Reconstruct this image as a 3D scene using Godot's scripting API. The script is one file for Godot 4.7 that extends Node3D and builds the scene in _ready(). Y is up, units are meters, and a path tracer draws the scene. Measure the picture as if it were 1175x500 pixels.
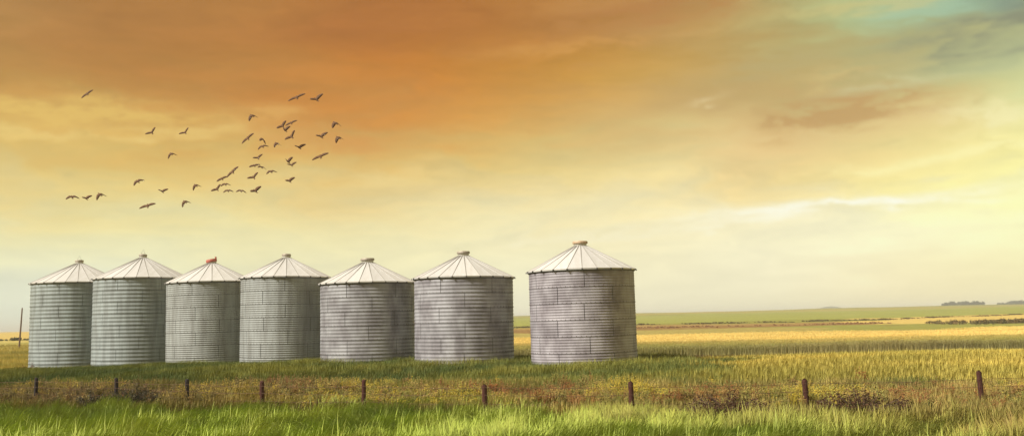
extends Node3D
# Seven steel grain bins on the prairie under a warm evening sky, wire fence and tall grass in front.
# x to the right, y up, the camera stands at the origin and looks along -z; "d" below is the distance -z.

const EYE := Vector3(0, 2.2, 0)
const PITCH := 6.12
const ROLL := -1.2
var rng := RandomNumberGenerator.new()
var n_big := FastNoiseLite.new()
var n_mid := FastNoiseLite.new()
var n_fine := FastNoiseLite.new()
var M := {}
var used := {}
var bin_spots: Array[Vector3] = []  # x, distance, radius kept clear of plants

func _ready() -> void:
	rng.seed = 7
	setup_noise(n_big, 11, 0.05, 3)
	setup_noise(n_mid, 23, 0.22, 3)
	setup_noise(n_fine, 37, 1.1, 2)
	make_camera()
	make_sky_and_sun()
	make_materials()
	make_terrain()
	make_far_hills()
	make_bins()
	make_fence()
	make_pole()
	make_birds()
	make_hedges()
	make_crops()
	make_grass()
	make_weeds()
	make_shrubs()

func setup_noise(n: FastNoiseLite, s: int, freq: float, oct: int) -> void:
	n.seed = s
	n.noise_type = FastNoiseLite.TYPE_SIMPLEX_SMOOTH
	n.frequency = freq
	n.fractal_type = FastNoiseLite.FRACTAL_FBM
	n.fractal_octaves = oct

# ---------------------------------------------------------------- camera, sky, sun
func make_camera() -> void:
	var c := Camera3D.new()
	c.name = "camera"
	c.fov = rad_to_deg(2.0 * atan(250.0 / 1100.0))
	c.near = 0.1
	c.far = 20000.0
	c.transform = Transform3D(Basis(Vector3.RIGHT, deg_to_rad(PITCH)) * Basis(Vector3.BACK, deg_to_rad(ROLL)), EYE)
	add_child(c)
	c.current = true

const SKY_GAIN := 0.74
const EXPOSURE := 1.35

func make_sky_and_sun() -> void:
	var e := Environment.new()
	e.background_mode = Environment.BG_SKY
	e.tonemap_mode = Environment.TONE_MAPPER_LINEAR
	e.tonemap_exposure = EXPOSURE
	e.sdfgi_enabled = true
	e.ssao_enabled = true
	e.ssil_enabled = true
	e.fog_enabled = true
	e.fog_density = 0.00035
	e.fog_light_color = Color(0.93, 0.94, 0.92)
	var sm := PanoramaSkyMaterial.new()
	sm.panorama = ImageTexture.create_from_image(sky_image())
	sm.energy_multiplier = 1.0
	var s := Sky.new()
	s.sky_material = sm
	e.sky = s
	var w := WorldEnvironment.new()
	w.name = "world_environment"
	w.environment = e
	add_child(w)
	var sun := DirectionalLight3D.new()
	sun.name = "sun"
	sun.light_energy = 1.5
	sun.light_color = Color(1.0, 0.97, 0.92)
	sun.light_angular_distance = 12.0
	sun.shadow_enabled = true
	var az := deg_to_rad(-120.0)
	var el := deg_to_rad(44.0)
	var towards := Vector3(sin(az) * cos(el), sin(el), -cos(az) * cos(el))
	sun.transform = Transform3D(Basis.looking_at(-towards, Vector3.UP), Vector3(0, 30, 0))
	add_child(sun)

# colours of the air by azimuth (columns every 7.5 degrees from -30) and elevation (rows every 2.5 degrees from 0), sRGB bytes
const SKY_ROWS := [
	[226,231,209, 231,235,214, 237,237,209, 241,238,204, 245,241,210, 247,241,206, 249,241,200, 253,241,192, 255,243,186],
	[231,233,204, 235,236,204, 239,236,196, 243,237,194, 246,241,202, 247,240,200, 250,243,204, 255,245,196, 255,249,192],
	[237,231,182, 240,233,180, 241,231,175, 243,233,180, 246,237,190, 248,238,192, 251,243,200, 255,251,204, 255,255,194],
	[228,206,138, 231,210,140, 232,210,142, 233,210,146, 237,218,158, 240,222,162, 241,219,155, 247,234,161, 254,248,167],
	[219,185,106, 221,187,108, 219,179,102, 219,181,106, 224,195,122, 226,203,137, 231,202,140, 235,214,146, 245,238,165],
	[200,156,84, 199,150,80, 203,146,75, 206,144,71, 210,158,82, 209,172,105, 200,175,114, 201,189,130, 209,213,153],
	[183,137,76, 182,130,68, 190,131,65, 198,129,56, 199,139,61, 202,155,76, 195,166,101, 181,179,126, 164,173,134],
	[179,135,79, 176,125,68, 178,122,63, 176,114,58, 179,120,59, 183,135,76, 185,160,101, 174,187,136, 146,171,144],
]
const SKY_TOP := Vector3(168, 157, 130)

func catmull(a: Vector3, b: Vector3, c: Vector3, d: Vector3, t: float) -> Vector3:
	return b.cubic_interpolate(c, a, d, t)

func grid_at(i: int, j: int) -> Vector3:
	var r: Array = SKY_ROWS[clampi(j, 0, 7)]
	var k := clampi(i, 0, 8) * 3
	return Vector3(r[k], r[k + 1], r[k + 2])

func sky_base(az: float, el: float) -> Vector3:
	var fx := (clampf(az, -30, 30) + 30.0) / 7.5
	var fy := clampf(el, 0, 17.5) / 2.5
	var i := mini(int(fx), 7)
	var j := mini(int(fy), 6)
	var tx := fx - i
	var ty := fy - j
	var rows: Array[Vector3] = []
	for q in range(-1, 3):
		rows.append(catmull(grid_at(i - 1, j + q), grid_at(i, j + q), grid_at(i + 1, j + q), grid_at(i + 2, j + q), tx))
	var c := catmull(rows[0], rows[1], rows[2], rows[3], ty)
	var away := smoothstep(30.0, 130.0, absf(az))
	if away > 0.0:
		var m := Vector3.ZERO
		for k in 9:
			m += grid_at(k, j).lerp(grid_at(k, j + 1), ty) / 9.0
		c = c.lerp(m, away)
	if el > 17.5:
		c = c.lerp(SKY_TOP, smoothstep(17.5, 50.0, el))
	return c

func to_linear(x: float) -> float:
	return x / 12.92 if x <= 0.04045 else pow((x + 0.055) / 1.055, 2.4)

# clouds: azimuth, elevation, half width, half height (degrees), tilt (rise per degree), colour, strength
const CLOUDS := [
	[20.0, 11.6, 5.0, 1.5, 0.03, 194, 154, 98, 0.8],
	[27.5, 15.0, 5.0, 0.8, 0.06, 140, 142, 116, 0.85],
	[30.0, 17.2, 2.6, 1.3, 0.1, 122, 132, 118, 0.7],
	[24.6, 16.8, 3.0, 1.1, 0.1, 168, 198, 168, 0.6],
	[21.5, 17.4, 4.5, 0.35, 0.03, 214, 196, 130, 0.5],
	[12.0, 13.3, 4.0, 1.6, 0.1, 186, 158, 108, 0.4],
	[19.5, 6.15, 7.5, 0.35, 0.035, 255, 255, 236, 1.0],
	[15.0, 5.6, 4.0, 0.25, 0.06, 255, 252, 224, 0.6],
	[27.5, 10.6, 4.5, 0.7, 0.04, 248, 240, 184, 0.6],
	[11.5, 12.6, 1.2, 0.3, 0.2, 232, 210, 160, 0.5],
	[-14.0, 12.6, 2.2, 0.4, 0.1, 224, 176, 100, 0.6],
	[-24.0, 11.9, 7.0, 0.6, -0.03, 230, 194, 108, 0.75],
	[-18.5, 11.0, 4.5, 0.35, 0.05, 232, 200, 120, 0.7],
	[-27.0, 10.6, 5.0, 0.3, 0.03, 236, 206, 126, 0.6],
	[-6.5, 9.2, 2.2, 0.35, 0.25, 236, 208, 138, 0.5],
	[6.0, 5.2, 6.0, 0.22, 0.03, 250, 244, 210, 0.5],
	[26.0, 8.6, 6.0, 0.3, 0.05, 255, 249, 186, 0.5],
	[23.0, 12.9, 3.5, 0.4, 0.05, 206, 206, 158, 0.6],
	[16.5, 14.6, 3.0, 0.8, 0.12, 182, 168, 118, 0.5],
	[20.0, 13.6, 2.5, 0.35, 0.1, 214, 190, 128, 0.5],
	[-26.0, 9.3, 6.0, 0.5, -0.03, 214, 180, 106, 0.45],
	[-12.0, 11.2, 5.0, 0.7, -0.05, 208, 152, 84, 0.5],
	[4.5, 16.3, 6.0, 0.5, 0.06, 214, 160, 88, 0.45],
	[9.5, 18.2, 5.0, 0.6, 0.02, 180, 124, 72, 0.5],
	[-7.0, 8.4, 4.0, 0.5, 0.08, 238, 216, 148, 0.4],
]

func sky_image() -> Image:
	var w := 3000
	var h := 1500
	var lw := 720
	var lh := 180
	var lut: Array[Vector3] = []
	lut.resize((lw + 1) * (lh + 1))
	for j in lh + 1:
		for i in lw + 1:
			lut[j * (lw + 1) + i] = sky_base(i * 0.5 - 180.0, j * 0.5)
	var wa := FastNoiseLite.new()
	setup_noise(wa, 5, 1.0, 4)
	var wb := FastNoiseLite.new()
	setup_noise(wb, 91, 1.0, 5)
	wb.fractal_gain = 0.55
	var lin := PackedFloat32Array()
	lin.resize(1025)
	for i in 1025:
		lin[i] = to_linear(i / 1024.0) * SKY_GAIN
	var data := PackedFloat32Array()
	data.resize(w * h * 3)
	for y in h / 2:
		var el := 90.0 - (y + 0.5) * 180.0 / h
		var ce := cos(deg_to_rad(el))
		var se := sin(deg_to_rad(el))
		var up := tan(deg_to_rad(minf(el, 75.0)))
		var amp := smoothstep(0.0, 9.0, el)
		for x in w:
			var az := fposmod((x + 0.5) * 360.0 / w + 180.0, 360.0) - 180.0  # a panorama starts at -z and turns to the right
			var a := deg_to_rad(az)
			var px := sin(a) * ce
			var pz := cos(a) * ce
			# stretched sideways: the cloud layers are seen nearly edge on
			var w1 := wa.get_noise_3d(px * 4.5, se * 16.0, pz * 4.5)
			var w2 := wb.get_noise_3d(px * 7.0 + w1, se * 34.0, pz * 7.0)
			var az2 := az + w1 * 3.5 * amp + w2 * 2.0 * amp
			var el2 := clampf(el + (w2 * 1.5 + w1 * 1.3) * (0.25 + 0.75 * amp), 0.0, 89.9)
			var fx := clampf((az2 + 180.0) * 2.0, 0.0, lw - 0.001)
			var fy := el2 * 2.0
			var i := int(fx)
			var j := int(fy)
			var k := j * (lw + 1) + i
			var c := (lut[k].lerp(lut[k + 1], fx - i)).lerp(lut[k + lw + 1].lerp(lut[k + lw + 2], fx - i), fy - j)
			var w3 := wb.get_noise_3d(px * 26.0 + w2 * 2.0, se * 110.0 + w1 * 2.0, pz * 26.0)
			c *= 1.0 + w3 * 0.03 * amp + w2 * 0.085 * (0.35 + 0.65 * amp)
			if absf(az) < 45.0 and el < 24.0:
				for b in CLOUDS:
					var dx: float = (az - b[0] + w1 * 2.0) / b[2]
					if absf(dx) > 2.0:
						continue
					var dy: float = (el - b[1] - (az - b[0]) * b[4] + w2 * 1.1 + w1 * 0.5) / b[3]
					var m := exp(-(dx * dx + dy * dy))
					if m > 0.01:
						m = clampf(m * (1.0 + 1.8 * w2 + 1.2 * w3), 0.0, 1.0) * b[8]
						c = c.lerp(Vector3(b[5], b[6], b[7]), m)
			var o := (y * w + x) * 3
			data[o] = lin[clampi(int(c.x * 4.0157), 0, 1024)]
			data[o + 1] = lin[clampi(int(c.y * 4.0157), 0, 1024)]
			data[o + 2] = lin[clampi(int(c.z * 4.0157), 0, 1024)]
	for y in range(h / 2, h):
		for x in w:
			var o := (y * w + x) * 3
			data[o] = 0.3
			data[o + 1] = 0.26
			data[o + 2] = 0.12
	return Image.create_from_data(w, h, false, Image.FORMAT_RGBF, data.to_byte_array())

# ---------------------------------------------------------------- helpers
func numbered(called: String) -> String:
	var n: int = used.get(called, 0)
	used[called] = n + 1
	return called if n == 0 else "%s_%03d" % [called, n]

func tag(o: Node, label: String, category: String, group := "", kind := "") -> void:
	if label: o.set_meta("label", label)
	if category: o.set_meta("category", category)
	if group: o.set_meta("group", group)
	if kind: o.set_meta("kind", kind)

func part(called: String, mesh: Mesh, mat: Material, parent: Node, xf := Transform3D.IDENTITY) -> MeshInstance3D:
	var o := MeshInstance3D.new()
	o.name = called if parent != self else numbered(called)
	o.mesh = mesh
	o.material_override = mat
	o.transform = xf
	parent.add_child(o, true)
	return o

# a point seen in the direction of the photograph's point (u, v), at distance d along the view's ground direction
func at(u: float, v: float, d: float) -> Vector3:
	var b := Basis(Vector3.RIGHT, deg_to_rad(PITCH)) * Basis(Vector3.BACK, deg_to_rad(ROLL))
	var dir := b * Vector3((u - 587.5) / 1100.0, (250.0 - v) / 1100.0, -1.0)
	return EYE + dir * (d / -dir.z)

func pw(x: float, pts: Array) -> float:
	if x <= pts[0][0]: return pts[0][1]
	for i in range(1, pts.size()):
		if x <= pts[i][0]:
			var t: float = (x - pts[i - 1][0]) / (pts[i][0] - pts[i - 1][0])
			t = t * t * (3.0 - 2.0 * t) * 0.6 + t * 0.4
			return lerpf(pts[i - 1][1], pts[i][1], t)
	return pts[-1][1]

const NEAR_PROFILE := [[-400.0, 0.0], [-6.0, 0.5], [6.0, 0.5], [20.0, -0.4], [27.0, -0.82], [35.0, -0.88], [40.0, -0.6], [46.0, -0.22], [52.0, -0.12]]
const FAR_PROFILE := [[52.0, -0.12], [62.0, -0.4], [75.0, -0.6], [90.0, -0.75], [130.0, -0.8], [200.0, -0.3], [320.0, 0.9], [500.0, 2.6], [800.0, 5.2], [1300.0, 8.6], [1700.0, 9.6], [2300.0, 6.0], [3200.0, 0.0], [7000.0, -30.0]]

func ground(x: float, d: float) -> float:
	var t := d + 0.28 * clampf(x, -60.0, 60.0)
	var near := pw(t, NEAR_PROFILE)
	var far := pw(d, FAR_PROFILE)
	var k := smoothstep(-600.0, 100.0, x)
	if far > -0.8: far = lerpf(-0.8, far, lerpf(0.12, 1.0 + clampf((x - 100.0) / 5000.0, 0.0, 0.25), k) if d > 130.0 else 1.0)
	var h := lerpf(near, far, smoothstep(46.0, 66.0, d))
	h -= 0.4 * smoothstep(-18.0, -36.0, x) * smoothstep(40.0, 55.0, d) * (1.0 - smoothstep(120.0, 200.0, d))
	h += n_big.get_noise_2d(x * 0.6, d * 0.6) * 0.12 * smoothstep(20.0, 60.0, d)
	h += n_big.get_noise_2d(x * 0.05 + 40.0, d * 0.05) * clampf((d - 250.0) / 400.0, 0.0, 1.0) * 1.6
	return h

# ---------------------------------------------------------------- materials
func srgb(r: float, g: float, b: float) -> Color:
	return Color(r, g, b).linear_to_srgb()

func plain(r: float, g: float, b: float, rough: float, metal := 0.0) -> StandardMaterial3D:
	var m := StandardMaterial3D.new()
	m.albedo_color = srgb(r, g, b)
	m.roughness = rough
	m.metallic = metal
	return m

# a grey texture of weathering: noise stretched by (sx, sy), values from lo to 1, with tint of the dark end
func weather_texture(s: int, size: int, fx: float, fy: float, lo: float, tint: Vector3, hard: float) -> ImageTexture:
	var n := FastNoiseLite.new()
	setup_noise(n, s, 1.0, 4)
	var n2 := FastNoiseLite.new()
	setup_noise(n2, s + 1, 1.0, 3)
	var im := Image.create(size, size, false, Image.FORMAT_RGB8)
	for y in size:
		for x in size:
			var a := TAU * x / size
			var b := TAU * y / size
			# wraps in x (cylinder); mirrored in y so that it tiles
			var yy: float = absf(y * 2.0 / size - 1.0)
			var v := n.get_noise_3d(cos(a) * fx, sin(a) * fx, yy * fy)
			var w := n2.get_noise_3d(cos(a) * fx * 6.0, sin(a) * fx * 6.0, yy * fy * 3.0)
			var k := clampf(0.5 + v * hard + w * 0.28, 0.0, 1.0)
			var c := (Vector3.ONE * lo * 1.0 * tint).lerp(Vector3.ONE, k)
			im.set_pixel(x, y, srgb(c.x, c.y, c.z))
	im.generate_mipmaps()
	return ImageTexture.create_from_image(im)

func wall_material(r: float, g: float, b: float, tex: Texture2D, off: float) -> StandardMaterial3D:
	var m := plain(r, g, b, 0.62, 0.12)
	m.albedo_texture = tex
	m.uv1_offset = Vector3(off, off * 0.7, 0.0)
	return m

func leaf_material(backlight: float) -> StandardMaterial3D:
	var m := StandardMaterial3D.new()
	m.vertex_color_use_as_albedo = true
	m.roughness = 0.6
	m.metallic_specular = 0.3
	m.cull_mode = BaseMaterial3D.CULL_DISABLED
	if backlight > 0.0:
		m.backlight_enabled = true
		m.backlight = Color(backlight, backlight, backlight * 0.7)
	return m

func make_materials() -> void:
	var blotch := weather_texture(3, 512, 0.8, 1.7, 0.56, Vector3(1.0, 0.95, 0.97), 1.1)
	var streak := weather_texture(14, 512, 2.2, 0.8, 0.66, Vector3(1, 0.97, 0.94), 0.9)
	M.blotch = blotch
	M.streak = streak
	# each bin: three sheets' tones
	var tones := [
		[Vector3(0.33, 0.385, 0.40), streak], [Vector3(0.32, 0.37, 0.385), streak], [Vector3(0.36, 0.39, 0.39), streak], [Vector3(0.355, 0.385, 0.39), streak],
		[Vector3(0.36, 0.37, 0.40), blotch], [Vector3(0.38, 0.385, 0.425), blotch], [Vector3(0.40, 0.385, 0.43), blotch]]
	M.walls = []
	for i in tones.size():
		var set3 := []
		for k in 4:
			var f: float = [1.0, 0.95, 1.05, 0.88][k]
			var c: Vector3 = tones[i][0] * f * 0.92
			set3.append(wall_material(c.x, c.y, c.z, tones[i][1], i * 0.37))
		M.walls.append(set3)
	M.liner = plain(0.13, 0.125, 0.13, 0.8)
	M.roofs = []
	for k in 3:
		var f: float = [0.63, 0.59, 0.67][k]
		var m := plain(f, f * 1.0, f * 1.0, 0.42, 0.1)
		m.albedo_texture = weather_texture(50 + k, 192, 1.5, 1.5, 0.86, Vector3(1, 0.98, 0.94), 0.8)
		m.uv1_triplanar = true
		m.uv1_world_triplanar = true
		m.uv1_scale = Vector3(0.4, 0.4, 0.4)
		M.roofs.append(m)
	M.rib = plain(0.36, 0.35, 0.33, 0.55, 0.1)
	M.trim_and_shade = plain(0.10, 0.095, 0.09, 0.7, 0.2)  # dark rib ends, and the shade painted under the eave
	M.bolt = plain(0.16, 0.13, 0.12, 0.7, 0.3)
	M.cap = plain(0.33, 0.29, 0.24, 0.6, 0.2)
	M.cap_tan = plain(0.45, 0.33, 0.22, 0.6, 0.1)
	M.cap_red = plain(0.42, 0.12, 0.085, 0.65)
	M.collar = plain(0.5, 0.49, 0.45, 0.5, 0.3)
	var wood := plain(0.085, 0.026, 0.016, 0.95)
	wood.albedo_texture = weather_texture(71, 256, 2.5, 0.5, 0.45, Vector3(0.9, 0.85, 0.9), 1.3)
	wood.uv1_triplanar = true
	wood.uv1_scale = Vector3(2.2, 0.7, 2.2)
	M.wood = wood
	var wood2 := wood.duplicate()
	wood2.albedo_color = srgb(0.03, 0.022, 0.022)
	M.wood_dark = wood2
	var pole := wood.duplicate()
	pole.albedo_color = srgb(0.20, 0.13, 0.09)
	pole.uv1_scale = Vector3(0.8, 0.25, 0.8)
	M.pole = pole
	M.wire = plain(0.16, 0.09, 0.06, 0.7, 0.5)
	M.bird = plain(0.11, 0.05, 0.018, 0.85)
	M.blade = leaf_material(0.45)
	M.dry = leaf_material(0.3)
	M.leaf = leaf_material(0.35)
	M.stem = plain(0.09, 0.06, 0.04, 0.9)
	var soil := StandardMaterial3D.new()
	soil.vertex_color_use_as_albedo = true
	soil.roughness = 0.95
	soil.metallic_specular = 0.1
	soil.albedo_texture = weather_texture(81, 512, 3.0, 6.0, 0.72, Vector3(1, 0.98, 0.95), 1.2)
	soil.uv1_triplanar = true
	soil.uv1_world_triplanar = true
	soil.uv1_scale = Vector3(0.045, 0.045, 0.045)
	M.soil = soil

# ---------------------------------------------------------------- terrain
const GOLD := Vector3(0.66, 0.50, 0.15)
const STRAW := Vector3(0.40, 0.29, 0.10)
const FIELD_GREEN := Vector3(0.30, 0.31, 0.08)
const OLIVE := Vector3(0.22, 0.19, 0.045)
const BROWN := Vector3(0.20, 0.10, 0.045)

func field_color(x: float, d: float) -> Vector3:
	var n := n_big.get_noise_2d(x * 0.25, d * 0.5)
	var n2 := n_mid.get_noise_2d(x * 0.12 + 50.0, d * 0.3)
	var wob := n * 14.0 + n2 * 5.0
	var t := d + 0.28 * clampf(x, -60.0, 60.0)
	if t < 38.0 or d < 44.0:
		return Vector3(0.085, 0.09, 0.03) * (1.0 + n2 * 0.3)
	var c: Vector3
	var side := smoothstep(-40.0, -25.0, x + 0.1 * d)
	# right and middle
	var r: Vector3
	var dd := d + wob * clampf(d / 160.0, 0.1, 1.6)
	if dd < 58.5: r = STRAW.lerp(OLIVE, 0.6)
	elif dd < 62.0: r = BROWN * 0.6  # dark strip painted as shade along the foot of the standing grain
	elif dd < 85.0: r = OLIVE.lerp(STRAW, 0.35 + n2 * 0.5)
	elif dd < 134.0: r = GOLD.lerp(STRAW, clampf(0.15 + n2 * 0.9, 0.0, 0.5))
	elif dd < 156.0: r = STRAW.lerp(FIELD_GREEN, 0.55)
	elif dd < 200.0:
		r = FIELD_GREEN.lerp(OLIVE, 0.3) if x > 55.0 + n * 20.0 else STRAW.lerp(FIELD_GREEN, 0.4)
	elif dd < 236.0: r = BROWN.lerp(STRAW, 0.3) if x < 85.0 + n * 16.0 else GOLD.lerp(STRAW, 0.25)
	elif dd < 258.0: r = STRAW.lerp(BROWN, 0.35) if x < 85.0 + n * 16.0 else GOLD.lerp(STRAW, 0.35)
	elif dd < 285.0 + clampf((x - 100.0) * 0.7, 0.0, 60.0): r = OLIVE.lerp(FIELD_GREEN, 0.5) if x < 100.0 else GOLD.lerp(STRAW, 0.3)
	elif dd < 640.0: r = FIELD_GREEN * (1.0 + n2 * 0.15)
	elif dd < 700.0: r = FIELD_GREEN.lerp(OLIVE, 0.6) if x < 120.0 else FIELD_GREEN
	elif dd < 1050.0: r = FIELD_GREEN.lerp(STRAW, 0.45)
	else: r = FIELD_GREEN.lerp(OLIVE, 0.4) if dd < 1250.0 else STRAW.lerp(FIELD_GREEN, 0.4)
	# left, behind the far bins
	var l: Vector3
	if d < 250.0: l = Vector3(0.50, 0.41, 0.13).lerp(Vector3(0.30, 0.28, 0.07), clampf(0.4 + n2 * 0.8, 0.0, 1.0))
	else: l = GOLD.lerp(STRAW, 0.4)
	c = l.lerp(r, side if d < 250.0 else smoothstep(-0.32, -0.18, x / d))
	return c

func make_terrain() -> void:
	var ds: Array[float] = []
	var d := -120.0
	while d < 9000.0:
		ds.append(d)
		if d < -4.0: d += 8.0
		elif d < 14.0: d += 2.0
		elif d < 70.0: d += 0.7
		elif d < 320.0: d += 0.7 + (d - 70.0) * 0.012
		else: d += 3.7 + (d - 320.0) * 0.045
	var cols := 220
	var st := SurfaceTool.new()
	st.begin(Mesh.PRIMITIVE_TRIANGLES)
	for q in ds:
		var half := 75.0 + absf(q) * 0.95
		for i in cols + 1:
			var x := (i * 2.0 / cols - 1.0) * half
			var c := field_color(x, q)
			st.set_color(Color(c.x, c.y, c.z))
			st.set_smooth_group(0)
			st.add_vertex(Vector3(x, ground(x, q), -q))
	for j in ds.size() - 1:
		for i in cols:
			var a := j * (cols + 1) + i
			var b := a + cols + 1
			st.add_index(a); st.add_index(b); st.add_index(a + 1)
			st.add_index(a + 1); st.add_index(b); st.add_index(b + 1)
	st.generate_normals()
	var o := part("ground", st.commit(), M.soil, self)
	tag(o, "", "", "", "structure")

func make_far_hills() -> void:
	# low blue-grey rise on the skyline
	for spec in [[3000.0, 960.0, 270.0, 28.0, 200.0], [3500.0, 1700.0, 900.0, 30.0, 300.0]]:
		var st := SurfaceTool.new()
		st.begin(Mesh.PRIMITIVE_TRIANGLES)
		var nx := 60
		var nz := 10
		for j in nz + 1:
			for i in nx + 1:
				var fx := i * 2.0 / nx - 1.0
				var fz := j * 2.0 / nz - 1.0
				var x: float = spec[1] + fx * spec[2]
				var dd: float = spec[0] + fz * spec[4]
				var up: float = pow(maxf(0.0, 1.0 - fx * fx), 1.3) * (1.0 - fz * fz) * (0.8 + 0.35 * n_big.get_noise_1d(x * 0.1))
				st.set_smooth_group(0)
				st.set_color(Color(0.10, 0.11, 0.07))
				st.add_vertex(Vector3(x, -8.0 + up * (spec[3] + 8.0), -dd))
		for j in nz:
			for i in nx:
				var a := j * (nx + 1) + i
				var b := a + nx + 1
				st.add_index(a); st.add_index(b); st.add_index(a + 1)
				st.add_index(a + 1); st.add_index(b); st.add_index(b + 1)
		st.generate_normals()
		var o := part("hills", st.commit(), M.soil, self)
		tag(o, "", "", "", "structure")

# ---------------------------------------------------------------- grain bins
func quad(st: SurfaceTool, a: Vector3, b: Vector3, c: Vector3, d: Vector3) -> void:
	st.add_vertex(a); st.add_vertex(b); st.add_vertex(c)
	st.add_vertex(a); st.add_vertex(c); st.add_vertex(d)

func wall_panel_mesh(r: float, ang: float, h: float, waves: int, amp: float, turn: float, y0: float) -> ArrayMesh:
	# a curved sheet, corrugated along its length, centred on angle 0 (towards +z)
	var st := SurfaceTool.new()
	st.begin(Mesh.PRIMITIVE_TRIANGLES)
	var rows := waves * 6
	var cols := 10
	for j in rows + 1:
		var y := h * j / rows
		var ph := TAU * waves * j / rows
		var rr := r + amp * sin(ph)
		var slope := amp * cos(ph) * TAU * waves / h
		for i in cols + 1:
			var a := (i * 1.0 / cols - 0.5) * ang
			st.set_uv(Vector2((a + turn) / TAU * 3.0, (y0 + y) / 5.6))
			st.set_normal(Vector3(sin(a), -slope, cos(a)).normalized())
			st.add_vertex(Vector3(sin(a) * rr, y, cos(a) * rr))
	for j in rows:
		for i in cols:
			var a := j * (cols + 1) + i
			var b := a + cols + 1
			st.add_index(a); st.add_index(b); st.add_index(a + 1)
			st.add_index(a + 1); st.add_index(b); st.add_index(b + 1)
	return st.commit()

func ring_mesh(r0: float, y0: float, r1: float, y1: float, seg := 48) -> ArrayMesh:
	return lathe_mesh([Vector2(r0, y0), Vector2(r1, y1)], seg)

func lathe_mesh(prof: Array, seg := 24) -> ArrayMesh:
	var st := SurfaceTool.new()
	st.begin(Mesh.PRIMITIVE_TRIANGLES)
	for j in prof.size() - 1:
		var p: Vector2 = prof[j]
		var q: Vector2 = prof[j + 1]
		st.set_smooth_group(j + 1)
		for i in seg:
			var a := TAU * i / seg
			var b := TAU * (i + 1) / seg
			quad(st, Vector3(sin(a) * p.x, p.y, cos(a) * p.x), Vector3(sin(a) * q.x, q.y, cos(a) * q.x), Vector3(sin(b) * q.x, q.y, cos(b) * q.x), Vector3(sin(b) * p.x, p.y, cos(b) * p.x))
	st.generate_normals()
	return st.commit()

func bar_mesh(a: Vector3, b: Vector3, w: float, h: float, up: Vector3) -> ArrayMesh:
	# a bar from a to b, w wide, with a peaked top h high
	var st := SurfaceTool.new()
	st.begin(Mesh.PRIMITIVE_TRIANGLES)
	st.set_smooth_group(-1)
	var side := (b - a).cross(up).normalized() * w * 0.5
	var n := up * h
	var e := [a - side, a - side * 0.55 + n, a + side * 0.55 + n, a + side]
	var f := [b - side, b - side * 0.55 + n, b + side * 0.55 + n, b + side]
	for i in 3:
		quad(st, e[i], f[i], f[i + 1], e[i + 1])
	quad(st, e[3], f[3], f[0], e[0])
	quad(st, e[0], e[1], e[2], e[3])
	quad(st, f[3], f[2], f[1], f[0])
	st.generate_normals()
	return st.commit()

func tube(st: SurfaceTool, pts: Array, radii: Array, seg := 6) -> void:
	var rings := []
	for k in pts.size():
		var dir: Vector3 = (pts[mini(k + 1, pts.size() - 1)] - pts[maxi(k - 1, 0)]).normalized()
		var s := dir.cross(Vector3.UP if absf(dir.y) < 0.9 else Vector3.RIGHT).normalized()
		var u := s.cross(dir).normalized()
		var ring := []
		for i in seg:
			var a := TAU * i / seg
			ring.append(pts[k] + (s * cos(a) + u * sin(a)) * radii[k])
		rings.append(ring)
	for k in pts.size() - 1:
		for i in seg:
			var j := (i + 1) % seg
			quad(st, rings[k][i], rings[k][j], rings[k + 1][j], rings[k + 1][i])
	for i in range(1, seg - 1):
		st.add_vertex(rings[0][0]); st.add_vertex(rings[0][i + 1]); st.add_vertex(rings[0][i])
		st.add_vertex(rings[-1][0]); st.add_vertex(rings[-1][i]); st.add_vertex(rings[-1][i + 1])

func bolt_ring_mesh(r: float, count: int) -> ArrayMesh:
	var st := SurfaceTool.new()
	st.begin(Mesh.PRIMITIVE_TRIANGLES)
	st.set_smooth_group(-1)
	for i in count:
		var a := TAU * i / count
		var c := Vector3(sin(a) * r, 0, cos(a) * r)
		var o := Vector3(sin(a), 0, cos(a))
		var s := Vector3(cos(a), 0, -sin(a)) * 0.022
		var u := Vector3.UP * 0.022
		var tip := c + o * 0.02
		quad(st, c - s, tip - s * 0.6 , tip + u * 0.9, c + u)
		quad(st, c + u, tip + u * 0.9, tip + s * 0.6, c + s)
		quad(st, c + s, tip + s * 0.6, tip - u * 0.9, c - u)
		quad(st, c - u, tip - u * 0.9, tip - s * 0.6, c - s)
		quad(st, tip - s * 0.6, tip - u * 0.9, tip + s * 0.6, tip + u * 0.9)
	st.generate_normals()
	return st.commit()

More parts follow.
